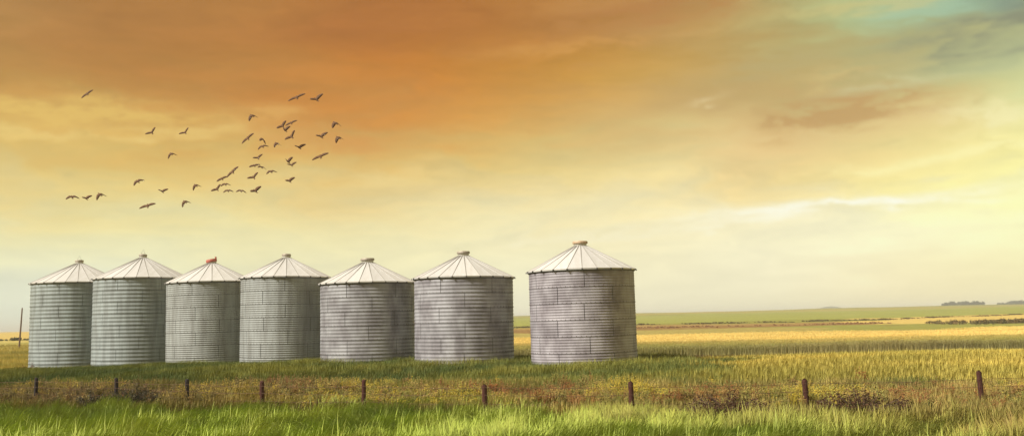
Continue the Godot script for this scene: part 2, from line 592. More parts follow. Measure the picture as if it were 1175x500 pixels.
func make_bins() -> void:
	# centre u, distance, eave radius, eave height, cap top height, corrugations per sheet, amplitude, sectors of the roof, cap radius, lean (degrees)
	var specs := [
		[92.0, 72.5, 3.36, 5.69, 7.48, 3, 0.012, 26, 0.28, 0.15],
		[164.0, 68.2, 3.32, 5.70, 7.49, 3, 0.012, 26, 0.26, -0.1],
		[244.0, 64.0, 2.95, 5.15, 6.72, 6, 0.0085, 24, 0.30, 0.5],
		[327.5, 60.0, 2.83, 5.16, 6.69, 6, 0.0085, 24, 0.26, -0.4],
		[421.4, 56.3, 2.83, 4.56, 6.06, 4, 0.009, 24, 0.34, 0.1],
		[530.5, 53.0, 2.81, 4.60, 6.11, 4, 0.009, 24, 0.30, -0.2],
		[666.0, 49.7, 2.81, 4.70, 6.27, 6, 0.0075, 24, 0.33, 0.45]]
	var labels := [
		"weathered blue-grey grain bin with broad ribs standing last in the row beside the pole",
		"tall blue-grey grain bin with broad ribs standing between end bin and red-capped bin",
		"short grey grain bin with a red tilted cap on its roof",
		"tall finely ribbed grey grain bin next to the one with the red cap",
		"stained squat grain bin with low roof and dark blotches on its lower sheets",
		"purplish grey grain bin with brown cap between the stained bin and the detached one",
		"large brownish grey grain bin standing apart from the row with mottled sheets and tan cap"]
	for k in specs.size():
		var s: Array = specs[k]
		var p := at(s[0], 250.0, s[1])
		var base_y := ground(p.x, s[1]) - 0.12
		var root := Node3D.new()
		root.name = numbered("grain_bin")
		root.position = Vector3(p.x, base_y, -s[1])
		root.rotation_degrees = Vector3(0, 0, s[9])
		add_child(root)
		bin_spots.append(Vector3(p.x, s[1], s[2] - 0.05))
		tag(root, labels[k], "grain bin", "row of steel grain bins")
		var r: float = s[2] - 0.09
		var top: float = s[3] - base_y - 0.1
		var rings := roundi(top / 0.82)
		var rh := top / rings
		var gap := 0.012
		var sheets := 6 if k > 1 else 7
		var ang := TAU / sheets - 0.03 / r
		part("inner_wall", ring_mesh(r - s[6] - 0.03, 0.0, r - s[6] - 0.03, top + 0.1), M.liner, root)
		var bolts := bolt_ring_mesh(r + s[6] * 0.3, 72)
		var turn0 := rng.randf() * TAU
		for j in rings:
			var turn := turn0 + (j % 2) * TAU / sheets * 0.5 + rng.randf_range(-0.05, 0.05)
			for i in sheets:
				var tone: int = [0, 0, 0, 2, 0, 1, 1, 0, 2, 0][rng.randi() % 10]
				if k >= 4 and rng.randf() < 0.14: tone = 3
				var a := turn + TAU * i / sheets
				var b := Basis(Vector3.UP, a)
				part("wall_panel", wall_panel_mesh(r, ang, rh - gap, s[5], s[6], a, j * rh), M.walls[k][tone], root, Transform3D(b, Vector3(0, j * rh + gap * 0.5, 0)))
			if j > 0:
				var br := part("bolt_row", bolts, M.bolt, root, Transform3D(Basis(Vector3.UP, turn), Vector3(0, j * rh + 0.05, 0)))
				br.set_meta("kind", "stuff")
		# roof
		var er: float = s[2] + 0.02
		var cr: float = s[8]
		var ey: float = top + 0.1
		var cap_top: float = s[4] - base_y
		var ch := 0.30
		var ry: float = cap_top - ch
		var secs: int = s[7]
		var ha := PI / secs
		var st := SurfaceTool.new()
		st.begin(Mesh.PRIMITIVE_TRIANGLES)
		st.set_smooth_group(-1)
		var pts := []
		for sgn in [-1.0, 1.0]:
			var q := Vector3(sin(sgn * ha), 0, cos(sgn * ha))
			pts.append([q * (er - 0.01) + Vector3(0, ey - 0.07, 0), q * er + Vector3(0, ey, 0), q * cr + Vector3(0, ry, 0)])
		quad(st, pts[0][0], pts[0][1], pts[1][1], pts[1][0])
		# the sheet dips a little between its ribs
		var mid_e := Vector3(0, ey - 0.004, er * cos(ha) * 0.998)
		var mid_c := Vector3(0, ry, cr * cos(ha))
		quad(st, pts[0][1], pts[0][2], mid_c, mid_e)
		quad(st, mid_e, mid_c, pts[1][2], pts[1][1])
		st.add_vertex(pts[0][1]); st.add_vertex(mid_e); st.add_vertex(pts[1][1])
		st.generate_normals()
		var sector := st.commit()
		var up := Vector3(0, er - cr, ry - ey).normalized()
		var rib := bar_mesh(Vector3(0, ey - 0.035, er + 0.03), Vector3(0, ry + 0.01, cr), 0.05, 0.03, up)
		var end_st := SurfaceTool.new()
		end_st.begin(Mesh.PRIMITIVE_TRIANGLES)
		end_st.set_smooth_group(-1)
		box(end_st, Vector3(0, ey - 0.04, er + 0.03), Vector3(0.06, 0.075, 0.04))
		end_st.generate_normals()
		var rib_end := end_st.commit()
		var t0 := rng.randf() * TAU
		for i in secs:
			var b := Basis(Vector3.UP, t0 + TAU * i / secs)
			part("roof_panel", sector, M.roofs[rng.randi() % 3], root, Transform3D(b, Vector3.ZERO))
			var b2 := Basis(Vector3.UP, t0 + TAU * (i + 0.5) / secs)
			var rb := part("roof_rib", rib, M.rib, root, Transform3D(b2, Vector3.ZERO))
			part("rib_end", rib_end, M.trim_and_shade, rb)
		part("eave_shade", ring_mesh(r + 0.02, top - 0.02, r + 0.03, top + 0.05), M.trim_and_shade, root)  # dark ring painted as the shade below the roof overhang
		# cap
		var cap: MeshInstance3D
		if k == 2:
			part("vent_collar", lathe_mesh([Vector2(cr, ry - 0.02), Vector2(cr * 0.95, ry + 0.12)]), M.collar, root)
			cap = part("vent_cap", lathe_mesh([Vector2(0.0, 0.0), Vector2(cr * 1.12, 0.0), Vector2(cr * 1.2, 0.1), Vector2(cr * 1.1, 0.2), Vector2(0.0, 0.24)]), M.cap_red, root, Transform3D(Basis(Vector3.BACK, deg_to_rad(9.0)), Vector3(0, ry + 0.08, 0)))
			cap.set_meta("label", "red cap tilted to one side")
			var tab := SurfaceTool.new()
			tab.begin(Mesh.PRIMITIVE_TRIANGLES)
			tab.set_smooth_group(-1)
			box(tab, Vector3(cr * 1.05, 0.22, 0), Vector3(0.07, 0.2, 0.16))
			tab.generate_normals()
			part("latch_tab", tab.commit(), M.cap_red, cap)
		else:
			part("vent_collar", lathe_mesh([Vector2(cr * 1.02, ry - 0.02), Vector2(cr * 1.0, ry + 0.13)]), M.collar, root)
			var cm: Material = M.cap_tan if k == 6 else M.cap
			var lip := 1.18 if k >= 4 else 1.06
			cap = part("vent_cap", lathe_mesh([Vector2(0.0, 0.0), Vector2(cr * lip, 0.0), Vector2(cr * (lip + 0.04), 0.07), Vector2(cr * lip * 0.96, 0.13), Vector2(0.0, 0.17)]), cm, root, Transform3D(Basis(Vector3.BACK, deg_to_rad(rng.randf_range(-2, 2))), Vector3(0, ry + 0.13, 0)))
			if k < 2:
				var rod := SurfaceTool.new()
				rod.begin(Mesh.PRIMITIVE_TRIANGLES)
				rod.set_smooth_group(0)
				tube(rod, [Vector3(-cr * 0.6, 0.13, 0), Vector3(0, 0.48, 0), Vector3(cr * 0.6, 0.13, 0)], [0.012, 0.012, 0.012], 5)
				rod.generate_normals()
				part("lifting_loop", rod.commit(), M.rib, cap)

func box(st: SurfaceTool, c: Vector3, s: Vector3) -> void:
	var h := s * 0.5
	var p := []
	for i in 8:
		p.append(c + Vector3(h.x * (1 if i & 1 else -1), h.y * (1 if i & 2 else -1), h.z * (1 if i & 4 else -1)))
	for f in [[0, 2, 3, 1], [5, 7, 6, 4], [4, 6, 2, 0], [1, 3, 7, 5], [2, 6, 7, 3], [4, 0, 1, 5]]:
		quad(st, p[f[0]], p[f[1]], p[f[2]], p[f[3]])

# ---------------------------------------------------------------- fence and pole
func make_fence() -> void:
	# u, distance, height of the post, lean sideways, dark wood
	var posts := [[-42.0, 41.5, 1.15, 1.0, 1], [46.0, 40.0, 1.12, -2.0, 1], [137.0, 38.6, 1.12, 0.0, 1], [217.0, 36.0, 1.15, 0.5, 1], [302.0, 33.8, 1.15, 1.0, 0],
		[416.0, 32.6, 1.18, 0.0, 0], [553.0, 30.6, 1.05, 1.0, 0], [718.0, 29.8, 1.12, 0.5, 0], [915.0, 29.8, 1.1, 1.6, 0], [1113.0, 30.4, 1.22, 2.2, 0], [1300.0, 31.0, 1.15, 0.0, 0]]
	var root := Node3D.new()
	root.name = "wire_fence"
	add_child(root)
	tag(root, "old barbed wire fence on dark red-brown wooden posts running through the weeds", "fence")
	var heads := []
	for i in posts.size():
		var s: Array = posts[i]
		var p := at(s[0], 250.0, s[1])
		var y := ground(p.x, s[1])
		var st := SurfaceTool.new()
		st.begin(Mesh.PRIMITIVE_TRIANGLES)
		st.set_smooth_group(0)
		var hgt: float = s[2]
		var r := rng.randf_range(0.072, 0.088)
		var pts := []
		var rad := []
		for q in [[-0.3, 1.08], [0.0, 1.06], [0.35, 1.0], [0.7, 0.98], [0.93, 0.95], [0.985, 0.86], [1.0, 0.55]]:
			pts.append(Vector3(rng.randf_range(-0.008, 0.008), q[0] * hgt, rng.randf_range(-0.008, 0.008)))
			rad.append(r * q[1])
		tube(st, pts, rad, 9)
		st.generate_normals()
		var lean := Basis(Vector3.BACK, deg_to_rad(s[3]))
		part("post", st.commit(), M.wood_dark if s[4] else M.wood, root, Transform3D(lean, Vector3(p.x, y, -s[1])))
		heads.append([Vector3(p.x, y, -s[1] + r), lean * Vector3.UP, hgt])
	for f in [0.42, 0.66, 0.88]:
		var st := SurfaceTool.new()
		st.begin(Mesh.PRIMITIVE_TRIANGLES)
		st.set_smooth_group(0)
		var pts := []
		var rad := []
		for i in heads.size():
			var p: Vector3 = heads[i][0] + heads[i][1] * (1.1 * f)
			pts.append(p); rad.append(0.0055)
			if i + 1 < heads.size():
				var q: Vector3 = heads[i + 1][0] + heads[i + 1][1] * (1.1 * f)
				for k in range(1, 8):
					var t := k / 8.0
					pts.append(p.lerp(q, t) - Vector3(0, 0.16 * t * (1.0 - t), 0) + Vector3(0, rng.randf_range(-0.008, 0.008), 0))
					rad.append(0.0055)
		tube(st, pts, rad, 5)
		# barbs
		for k in pts.size() - 1:
			for b in 4:
				var c: Vector3 = pts[k].lerp(pts[k + 1], b / 4.0 + 0.1)
				var dv := Vector3(rng.randf_range(-1, 1), rng.randf_range(-1, 1), rng.randf_range(-1, 1)).normalized() * 0.022
				tube(st, [c - dv, c + dv], [0.003, 0.003], 3)
		st.generate_normals()
		part("wire", st.commit(), M.wire, root)

func make_pole() -> void:
	var p := at(21.0, 397.0, 165.0)
	var y := ground(p.x, 165.0)
	var st := SurfaceTool.new()
	st.begin(Mesh.PRIMITIVE_TRIANGLES)
	st.set_smooth_group(0)
	var h := 6.9
	tube(st, [Vector3(0, -0.4, 0), Vector3(0, 0.2, 0), Vector3(0.01, h * 0.5, 0), Vector3(0, h * 0.98, 0), Vector3(0, h, 0)], [0.16, 0.15, 0.13, 0.11, 0.07], 9)
	st.generate_normals()
	var o := part("wooden_pole", st.commit(), M.pole, self, Transform3D(Basis(Vector3.BACK, deg_to_rad(-2.6)), Vector3(p.x, y, -165.0)))
	tag(o, "bare weathered wooden pole standing alone in the field", "pole")

# ---------------------------------------------------------------- birds
func bird_mesh(up_in: float, up_out: float, sweep: float, span: float) -> ArrayMesh:
	# flies towards -z; up_in and up_out: angles (degrees) of the inner and outer wing
	var st := SurfaceTool.new()
	st.begin(Mesh.PRIMITIVE_TRIANGLES)
	st.set_smooth_group(0)
	# body, neck, head and tail as one spindle
	var prof := [[-0.36, 0.004], [-0.31, 0.02], [-0.28, 0.042], [-0.23, 0.05], [-0.18, 0.048], [-0.09, 0.078], [0.03, 0.088], [0.14, 0.066], [0.22, 0.036], [0.255, 0.026]]
	var pts := []
	var rad := []
	for q in prof:
		pts.append(Vector3(0, 0.01 * cos(q[0] * 6.0), q[0])); rad.append(q[1])
	tube(st, pts, rad, 8)
	# tail fan
	var tl := [Vector3(-0.018, 0, 0.19), Vector3(0.018, 0, 0.19), Vector3(0.075, 0.0, 0.36), Vector3(0.0, 0.004, 0.38), Vector3(-0.075, 0.0, 0.36)]
	for off in [0.008, -0.008]:
		var o := Vector3(0, off, 0)
		for i in [[0, 1, 2], [0, 2, 3], [0, 3, 4]]:
			st.add_vertex(tl[i[0]] + o); st.add_vertex(tl[i[1]] + o); st.add_vertex(tl[i[2]] + o)
	for i in 5:
		var a: Vector3 = tl[i]
		var b: Vector3 = tl[(i + 1) % 5]
		var o := Vector3(0, 0.008, 0)
		quad(st, a - o, a + o, b + o, b - o)
	# wings: sections from root to tip: distance, leading edge z, trailing edge z, thickness
	for s in [-1.0, 1.0]:
		var secs := [[0.0, -0.16, 0.20, 0.05], [0.30, -0.20, 0.22, 0.04], [0.5, -0.18, 0.22, 0.032], [0.75, -0.10, 0.22, 0.024], [0.92, 0.0, 0.21, 0.016], [1.0, 0.10, 0.19, 0.008]]
		var rings := []
		var pos := Vector3(0.03 * s, 0.02, 0)
		var last := 0.0
		for q in secs:
			var step: float = (q[0] - last) * span * 0.5
			last = q[0]
			var ang := deg_to_rad(up_in if q[0] <= 0.45 else up_out)
			pos += Vector3(cos(ang) * s, sin(ang), 0) * step
			var nrm := Vector3(-sin(ang) * s, cos(ang), 0)
			var z0: float = q[1] + sweep * q[0] * 0.3
			var z1: float = q[2] + sweep * q[0] * 0.3
			var zm := lerpf(z0, z1, 0.35)
			var th: float = q[3]
			rings.append([pos + Vector3(0, 0, z0), pos + nrm * th + Vector3(0, 0, zm), pos + Vector3(0, 0, z1), pos - nrm * th * 0.5 + Vector3(0, 0, zm)])
		for k in rings.size() - 1:
			for i in 4:
				var j := (i + 1) % 4
				if s > 0: quad(st, rings[k][i], rings[k][j], rings[k + 1][j], rings[k + 1][i])
				else: quad(st, rings[k][j], rings[k][i], rings[k + 1][i], rings[k + 1][j])
	st.generate_normals()
	return st.commit()

func make_birds() -> void:
	var meshes := [bird_mesh(14, 4, 0.3, 1.25), bird_mesh(38, 30, 0.2, 1.25), bird_mesh(-12, -40, 0.5, 1.25), bird_mesh(24, -22, 0.4, 1.25), bird_mesh(58, 52, 0.2, 1.2)]
	var labels := ["brown bird gliding with long wings stretched almost straight", "brown bird flying with wings lifted in a shallow V", "brown bird flying with wings beaten down below its body",
		"brown bird flying with arched wings drooping at the tips", "brown bird flying with wings raised steeply overhead"]
	# u, v, span in pixels, bank (degrees, right wing up), heading (0 away, 90 left, -90 right), pose
	var flock := [
		[99.4, 107.6, 13, 48, 40, 0], [173.6, 152, 13, 46, 40, 1], [212, 152, 13, 44, 35, 1], [195.7, 176.4, 11, 30, 50, 2], [157.3, 208, 12, 38, 55, 3],
		[81.8, 226, 13, 8, 40, 3], [97.8, 227.6, 12, 20, 60, 1], [113.8, 223, 12, 30, 65, 2], [185.4, 219.6, 12, 12, 50, 1], [168.8, 236, 16, 22, 25, 0],
		[223.8, 212.6, 11, 34, 60, 2], [211.4, 231.4, 11, 36, 62, 2], [340.4, 111.6, 18, 28, 20, 0], [362.6, 114, 16, 34, 45, 1], [288.5, 132.6, 13, 30, 60, 2],
		[323.6, 144.6, 14, 52, 45, 1], [333.6, 141, 12, 32, 30, 0], [326.5, 149.4, 13, 14, 50, 4], [384.5, 141, 13, 20, 62, 2], [284, 158.4, 15, 50, 30, 0],
		[300.8, 159.6, 11, -14, 60, 2], [300.8, 168, 12, 24, 35, 3], [317, 164.4, 11, 20, 62, 2], [334.4, 156.6, 16, 54, 35, 1], [342.8, 169.2, 13, 16, 45, 1],
		[368, 156.6, 15, 24, 45, 1], [387.8, 157.8, 12, 30, 66, 2], [367.4, 179.4, 17, 28, 20, 0], [295.4, 181.2, 12, 30, 40, 1], [291, 190, 11, 20, 40, 0],
		[299.6, 191.8, 10, -10, 40, 3], [310.4, 196.8, 11, 16, 40, 3], [330.0, 185.4, 13, 22, 50, 4], [334.0, 189.4, 11, 20, 40, 1], [266.6, 196.8, 15, 52, 30, 0],
		[254, 205, 12, 34, 40, 0], [290.6, 203.4, 14, 38, 35, 1], [331.4, 207.6, 12, 28, 55, 1], [257.8, 211.5, 11, 10, 40, 3], [248.6, 217, 13, 46, 40, 1],
		[261, 218.8, 10, 8, 30, 3], [276, 219, 11, -4, 25, 3], [292.4, 219, 14, 36, 55, 1]]
	for i in flock.size():
		var f: Array = flock[i]
		var d: float = 1100.0 * 1.05 / f[2] * rng.randf_range(0.96, 1.05)
		var p := at(f[0], f[1], d)
		var o := part("bird", meshes[f[5]], M.bird, self)
		var b := Basis(Vector3.UP, deg_to_rad(f[4])) * Basis(Vector3.RIGHT, deg_to_rad(34.0)) * Basis(Vector3.BACK, deg_to_rad(f[3]))
		o.transform = Transform3D(b.scaled(Vector3.ONE * 0.98), p)
		var label: String = labels[f[5]]
		if f[3] >= 44: label += ", banking steeply"
		elif f[3] <= 16: label += ", held level"
		var own := {0: "lone brown bird flying apart, high above the end of the row", 1: "brown bird between the lone bird and the flock, the steeper of two side by side", 2: "brown bird of two side by side, the one nearer the flock",
			3: "brown bird with beaten-down wings flying alone just below two side by side", 5: "last bird of the low trailing trio, gliding nearly level", 6: "middle bird of the low trailing trio, wings in a V", 7: "first bird of the low trailing trio, wings beaten down",
			9: "long-winged brown bird gliding lowest of all above the second bin", 12: "topmost brown bird of the flock gliding on straight wings beside another", 13: "brown bird with V wings beside the topmost gliding one", 18: "brown bird with lowered wings at the front of the flock, above another alike", 26: "brown bird with lowered wings at the front of the flock, below another alike",
			27: "brown bird gliding on straight wings out ahead below the flock's front"}
		if own.has(i): label = own[i]
		tag(o, label, "bird", "flock of birds in the sky" if i > 0 else "")

# ---------------------------------------------------------------- plants
func blade(st: SurfaceTool, base: Vector3, dir: float, h: float, lean: float, w: float, c: Color, segs := 3) -> void:
	# a tapering blade that bends over towards dir
	var f := Vector3(cos(dir), 0, sin(dir))
	var s := Vector3(-sin(dir + 0.6), 0, cos(dir + 0.6)) * w * 0.5
	var p := base
	var prev := [p - s, p + s]
	var ang := lean * 0.25
	for k in segs:
		var t := (k + 1.0) / segs
		p += (Vector3.UP * cos(ang) + f * sin(ang)) * h / segs
		ang += lean * 0.75 / segs * 1.4
		var ww := 1.0 - t * t
		st.set_color(c)
		if k < segs - 1:
			var cur := [p - s * ww, p + s * ww]
			quad(st, prev[0], cur[0], cur[1], prev[1])
			prev = cur
		else:
			st.add_vertex(prev[0]); st.add_vertex(p); st.add_vertex(prev[1])

func tuft(count: int, spread: float, h: float, lean0: float, lean1: float, w: float, windward: float) -> ArrayMesh:
	var st := SurfaceTool.new()
	st.begin(Mesh.PRIMITIVE_TRIANGLES)
	st.set_smooth_group(-1)
	for i in count:
		var a := rng.randf() * TAU
		var r := sqrt(rng.randf()) * spread
		var dir := lerp_angle(rng.randf() * TAU, 0.0, windward)
		var k := rng.randf_range(0.55, 1.4)
		blade(st, Vector3(cos(a) * r, -0.03, sin(a) * r), dir, h * rng.randf_range(0.55, 1.1), rng.randf_range(lean0, lean1), w * rng.randf_range(0.7, 1.3), Color(k, k, k))
	st.generate_normals()
	return st.commit()

func seed_head(st: SurfaceTool, p: Vector3, up: Vector3, l: float, r: float, c: Color) -> void:
	# a small spindle
	var s := up.cross(Vector3(0.3, 0.1, 1.0)).normalized() * r
	var u := s.cross(up).normalized() * r
	var a := p
	var m := p + up * l * 0.4
	var b := p + up * l
	var ring := [m + s, m + u, m - s, m - u]
	st.set_color(c)
	for i in 4:
		var j := (i + 1) % 4
		st.add_vertex(a); st.add_vertex(ring[i]); st.add_vertex(ring[j])
		st.add_vertex(b); st.add_vertex(ring[j]); st.add_vertex(ring[i])

func crop_tuft(count: int, spread: float, h: float, w: float, head: float, stalk: Color, ear: Color) -> ArrayMesh:
	var st := SurfaceTool.new()
	st.begin(Mesh.PRIMITIVE_TRIANGLES)
	st.set_smooth_group(-1)
	for i in count:
		var a := rng.randf() * TAU
		var r := sqrt(rng.randf()) * spread
		var base := Vector3(cos(a) * r, -0.03, sin(a) * r)
		var hh := h * rng.randf_range(0.82, 1.1)
		var dir := lerp_angle(rng.randf() * TAU, 0.0, 0.4)
		var k := rng.randf_range(0.8, 1.15)
		blade(st, base, dir, hh, rng.randf_range(0.1, 0.45), w, stalk * k, 2)
		var lean := rng.randf_range(0.1, 0.5)
		var tip := base + Vector3(cos(dir) * lean * 0.25 * hh, hh * 0.92, sin(dir) * lean * 0.25 * hh)
		seed_head(st, tip, Vector3(cos(dir) * lean, 1.0, sin(dir) * lean).normalized(), head, head * 0.16, ear * k)
	st.generate_normals()
	return st.commit()

func weed_mesh(h: float, stalks: int, flower: Color, stalk: Color, heads: int, head_size: float, leaves: int) -> ArrayMesh:
	# upright stalks carrying rows of small seed or flower clusters, some leaves below
	var st := SurfaceTool.new()
	st.begin(Mesh.PRIMITIVE_TRIANGLES)
	st.set_smooth_group(-1)
	for i in stalks:
		var a := rng.randf() * TAU
		var base := Vector3(cos(a), 0, sin(a)) * rng.randf() * 0.16
		var hh := h * rng.randf_range(0.65, 1.1)
		var lean := Vector3(rng.randf_range(-0.12, 0.25), 1.0, rng.randf_range(-0.15, 0.15)).normalized()
		var top := base + lean * hh
		var w := Vector3(0.007, 0, 0)
		var w2 := Vector3(0, 0, 0.007)
		st.set_color(stalk)
		for ww in [w, w2]:
			quad(st, base - ww, top - ww * 0.4, top + ww * 0.4, base + ww)
		for k in heads:
			var t := rng.randf_range(0.55, 1.0)
			var off := Vector3(rng.randf_range(-1, 1), rng.randf_range(-0.3, 0.6), rng.randf_range(-1, 1)) * 0.11 * (1.25 - t)
			var q := rng.randf_range(0.75, 1.2)
			seed_head(st, base + lean * hh * t + off, Vector3(off.x * 2.0, 1.0, off.z * 2.0).normalized(), head_size * rng.randf_range(0.7, 1.4), head_size * 0.42, Color(flower.r * q, flower.g * q, flower.b * q))
		for k in leaves:
			var t := rng.randf_range(0.05, 0.65)
			blade(st, base + lean * hh * t, rng.randf() * TAU, rng.randf_range(0.12, 0.26), rng.randf_range(0.7, 1.5), 0.04, stalk, 2)
	st.generate_normals()
	return st.commit()

func leaf_clump(count: int, radius: float, size: float) -> ArrayMesh:
	var st := SurfaceTool.new()
	st.begin(Mesh.PRIMITIVE_TRIANGLES)
	st.set_smooth_group(-1)
	for i in count:
		var d := Vector3(rng.randfn(), rng.randfn(), rng.randfn()).normalized()
		var p := d * radius * pow(rng.randf(), 0.4)
		var s := Vector3(rng.randfn(), rng.randfn(), rng.randfn()).normalized()
		var u := s.cross(d + Vector3(0.2, 0.4, 0.1)).normalized()
		var z := size * rng.randf_range(0.6, 1.3)
		var q := rng.randf_range(0.75, 1.2)
		st.set_color(Color(q, q, q))
		quad(st, p - s * z, p - u * z * 0.45, p + s * z, p + u * z * 0.45)
	st.generate_normals()
	return st.commit()

func scatter(called: String, mesh: Mesh, mat: Material, xfs: Array, cols: Array, label: String, category: String) -> void:
	var mm := MultiMesh.new()
	mm.transform_format = MultiMesh.TRANSFORM_3D
	mm.use_colors = true
	mm.mesh = mesh
	mm.instance_count = xfs.size()
	for i in xfs.size():
		mm.set_instance_transform(i, xfs[i])
		mm.set_instance_color(i, cols[i])
	var o := MultiMeshInstance3D.new()
	o.name = numbered(called)
	o.multimesh = mm
	o.material_override = mat
	add_child(o)
	tag(o, label, category, "", "stuff")

func spot(x: float, d: float, yaw: float, s: float, sy := 1.0) -> Transform3D:
	return Transform3D(Basis(Vector3.UP, yaw) * Basis.from_scale(Vector3(s, s * sy, s)), Vector3(x, ground(x, d), -d))

func tint(c: Vector3, k: float) -> Color:
	return Color(c.x * k, c.y * k, c.z * k)

func in_bin(x: float, d: float) -> bool:
	for c in bin_spots:
		if (x - c.x) * (x - c.x) + (d - c.y) * (d - c.y) < c.z * c.z: return true
	return false


func make_hedges() -> void:
	var clump := leaf_clump(40, 0.5, 0.16)
	var dark := Vector3(0.075, 0.07, 0.025)
	var xf := []
	var co := []
	# the dark line between the stubble and the green field on the right
	for i in 2600:
		var x := rng.randf_range(-25.0, 230.0)
		var d := 262.0 + clampf((x - 100.0) * 0.75, 0.0, 100.0) + n_big.get_noise_1d(x * 0.6) * 10.0 + rng.randfn() * 2.5
		var n := n_mid.get_noise_1d(x * 0.35)
		if n < -0.2: continue
		var s := rng.randf_range(0.35, 0.95) * (0.75 + n)
		xf.append(spot(x, d, rng.randf() * TAU, s)); co.append(tint(dark.lerp(BROWN, rng.randf() * 0.4), rng.randf_range(0.8, 1.3)))
	scatter("hedge", clump, M.leaf, xf, co, "thin dark line of scrub along the edge of the green field", "hedge")
	xf = []; co = []
	for i in 2000:
		var x := rng.randf_range(86.0, 225.0)
		var d := 196.0 + rng.randfn() * 6.0 + (x - 95.0) * 0.08
		if x < 96.0 and rng.randf() < 0.5: continue
		xf.append(spot(x, d, rng.randf() * TAU, rng.randf_range(0.7, 1.7))); co.append(tint(dark.lerp(BROWN, rng.randf() * 0.5), rng.randf_range(0.8, 1.5)))
	for i in 420:
		var x := rng.randf_range(20.0, 86.0)
		var d := 222.0 + rng.randfn() * 4.0
		if n_mid.get_noise_1d(x * 0.3 + 77.0) > -0.05:
			xf.append(spot(x, d, rng.randf() * TAU, rng.randf_range(0.3, 0.8))); co.append(tint(BROWN, rng.randf_range(0.8, 1.5)))
	scatter("scrub", clump, M.leaf, xf, co, "band of dark green and rust scrub below the sloping gold field", "scrub")
	xf = []; co = []
	var small := leaf_clump(40, 0.3, 0.09)
	for i in 420:
		var x := rng.randf_range(8.6, 16.5)
		var d := 56.0 + rng.randfn() * 0.7 - (x - 8.6) * 0.35
		xf.append(spot(x, d, rng.randf() * TAU, rng.randf_range(0.6, 1.2) * (1.0 - (x - 8.6) * 0.05))); co.append(tint(Vector3(0.07, 0.06, 0.025).lerp(BROWN, rng.randf() * 0.5), rng.randf_range(0.7, 1.4)))
	scatter("scrub", small, M.leaf, xf, co, "low dark scrub in the grass right behind the detached bin", "scrub")
	xf = []; co = []
	for i in 500:
		var x := rng.randf_range(-190.0, -90.0)
		var d := 240.0 + rng.randfn() * 2.0
		xf.append(spot(x, d, rng.randf() * TAU, rng.randf_range(0.4, 1.0))); co.append(tint(dark, rng.randf_range(0.8, 1.4)))
	for bx in [-123.5, -118.5]:
		for i in 8:
			xf.append(spot(bx + rng.randfn() * 0.7, 238.0, rng.randf() * TAU, rng.randf_range(1.0, 1.9))); co.append(tint(dark, 0.9))
	scatter("hedge", clump, M.leaf, xf, co, "low dark hedge below the golden field behind the wooden pole", "hedge")
	# far groves on the skyline
	var big := leaf_clump(60, 2.6, 0.9)
	for g in [[1082.0, 1130.0, 1500.0, 6.0], [1146.0, 1215.0, 1650.0, 6.5]]:
		xf = []; co = []
		for i in 260:
			var u := rng.randf_range(g[0], g[1])
			var d: float = g[2] + rng.randf_range(-25, 25)
			var x := at(u, 350.0, d).x
			var tall: float = (0.6 + 0.5 * n_mid.get_noise_1d(u * 0.5) + 0.35 * smoothstep(g[0], g[0] + 14.0, u)) * g[3]
			var q := spot(x, d, rng.randf() * TAU, rng.randf_range(0.6, 1.1))
			q.origin.y += rng.randf() * tall
			xf.append(q); co.append(tint(Vector3(0.05, 0.06, 0.03), rng.randf_range(0.8, 1.2)))
		scatter("grove", big, M.leaf, xf, co, "hazy shelterbelt of trees on the skyline, " + ("the short separate clump" if g[0] < 1100.0 else "the long paler one"), "trees")

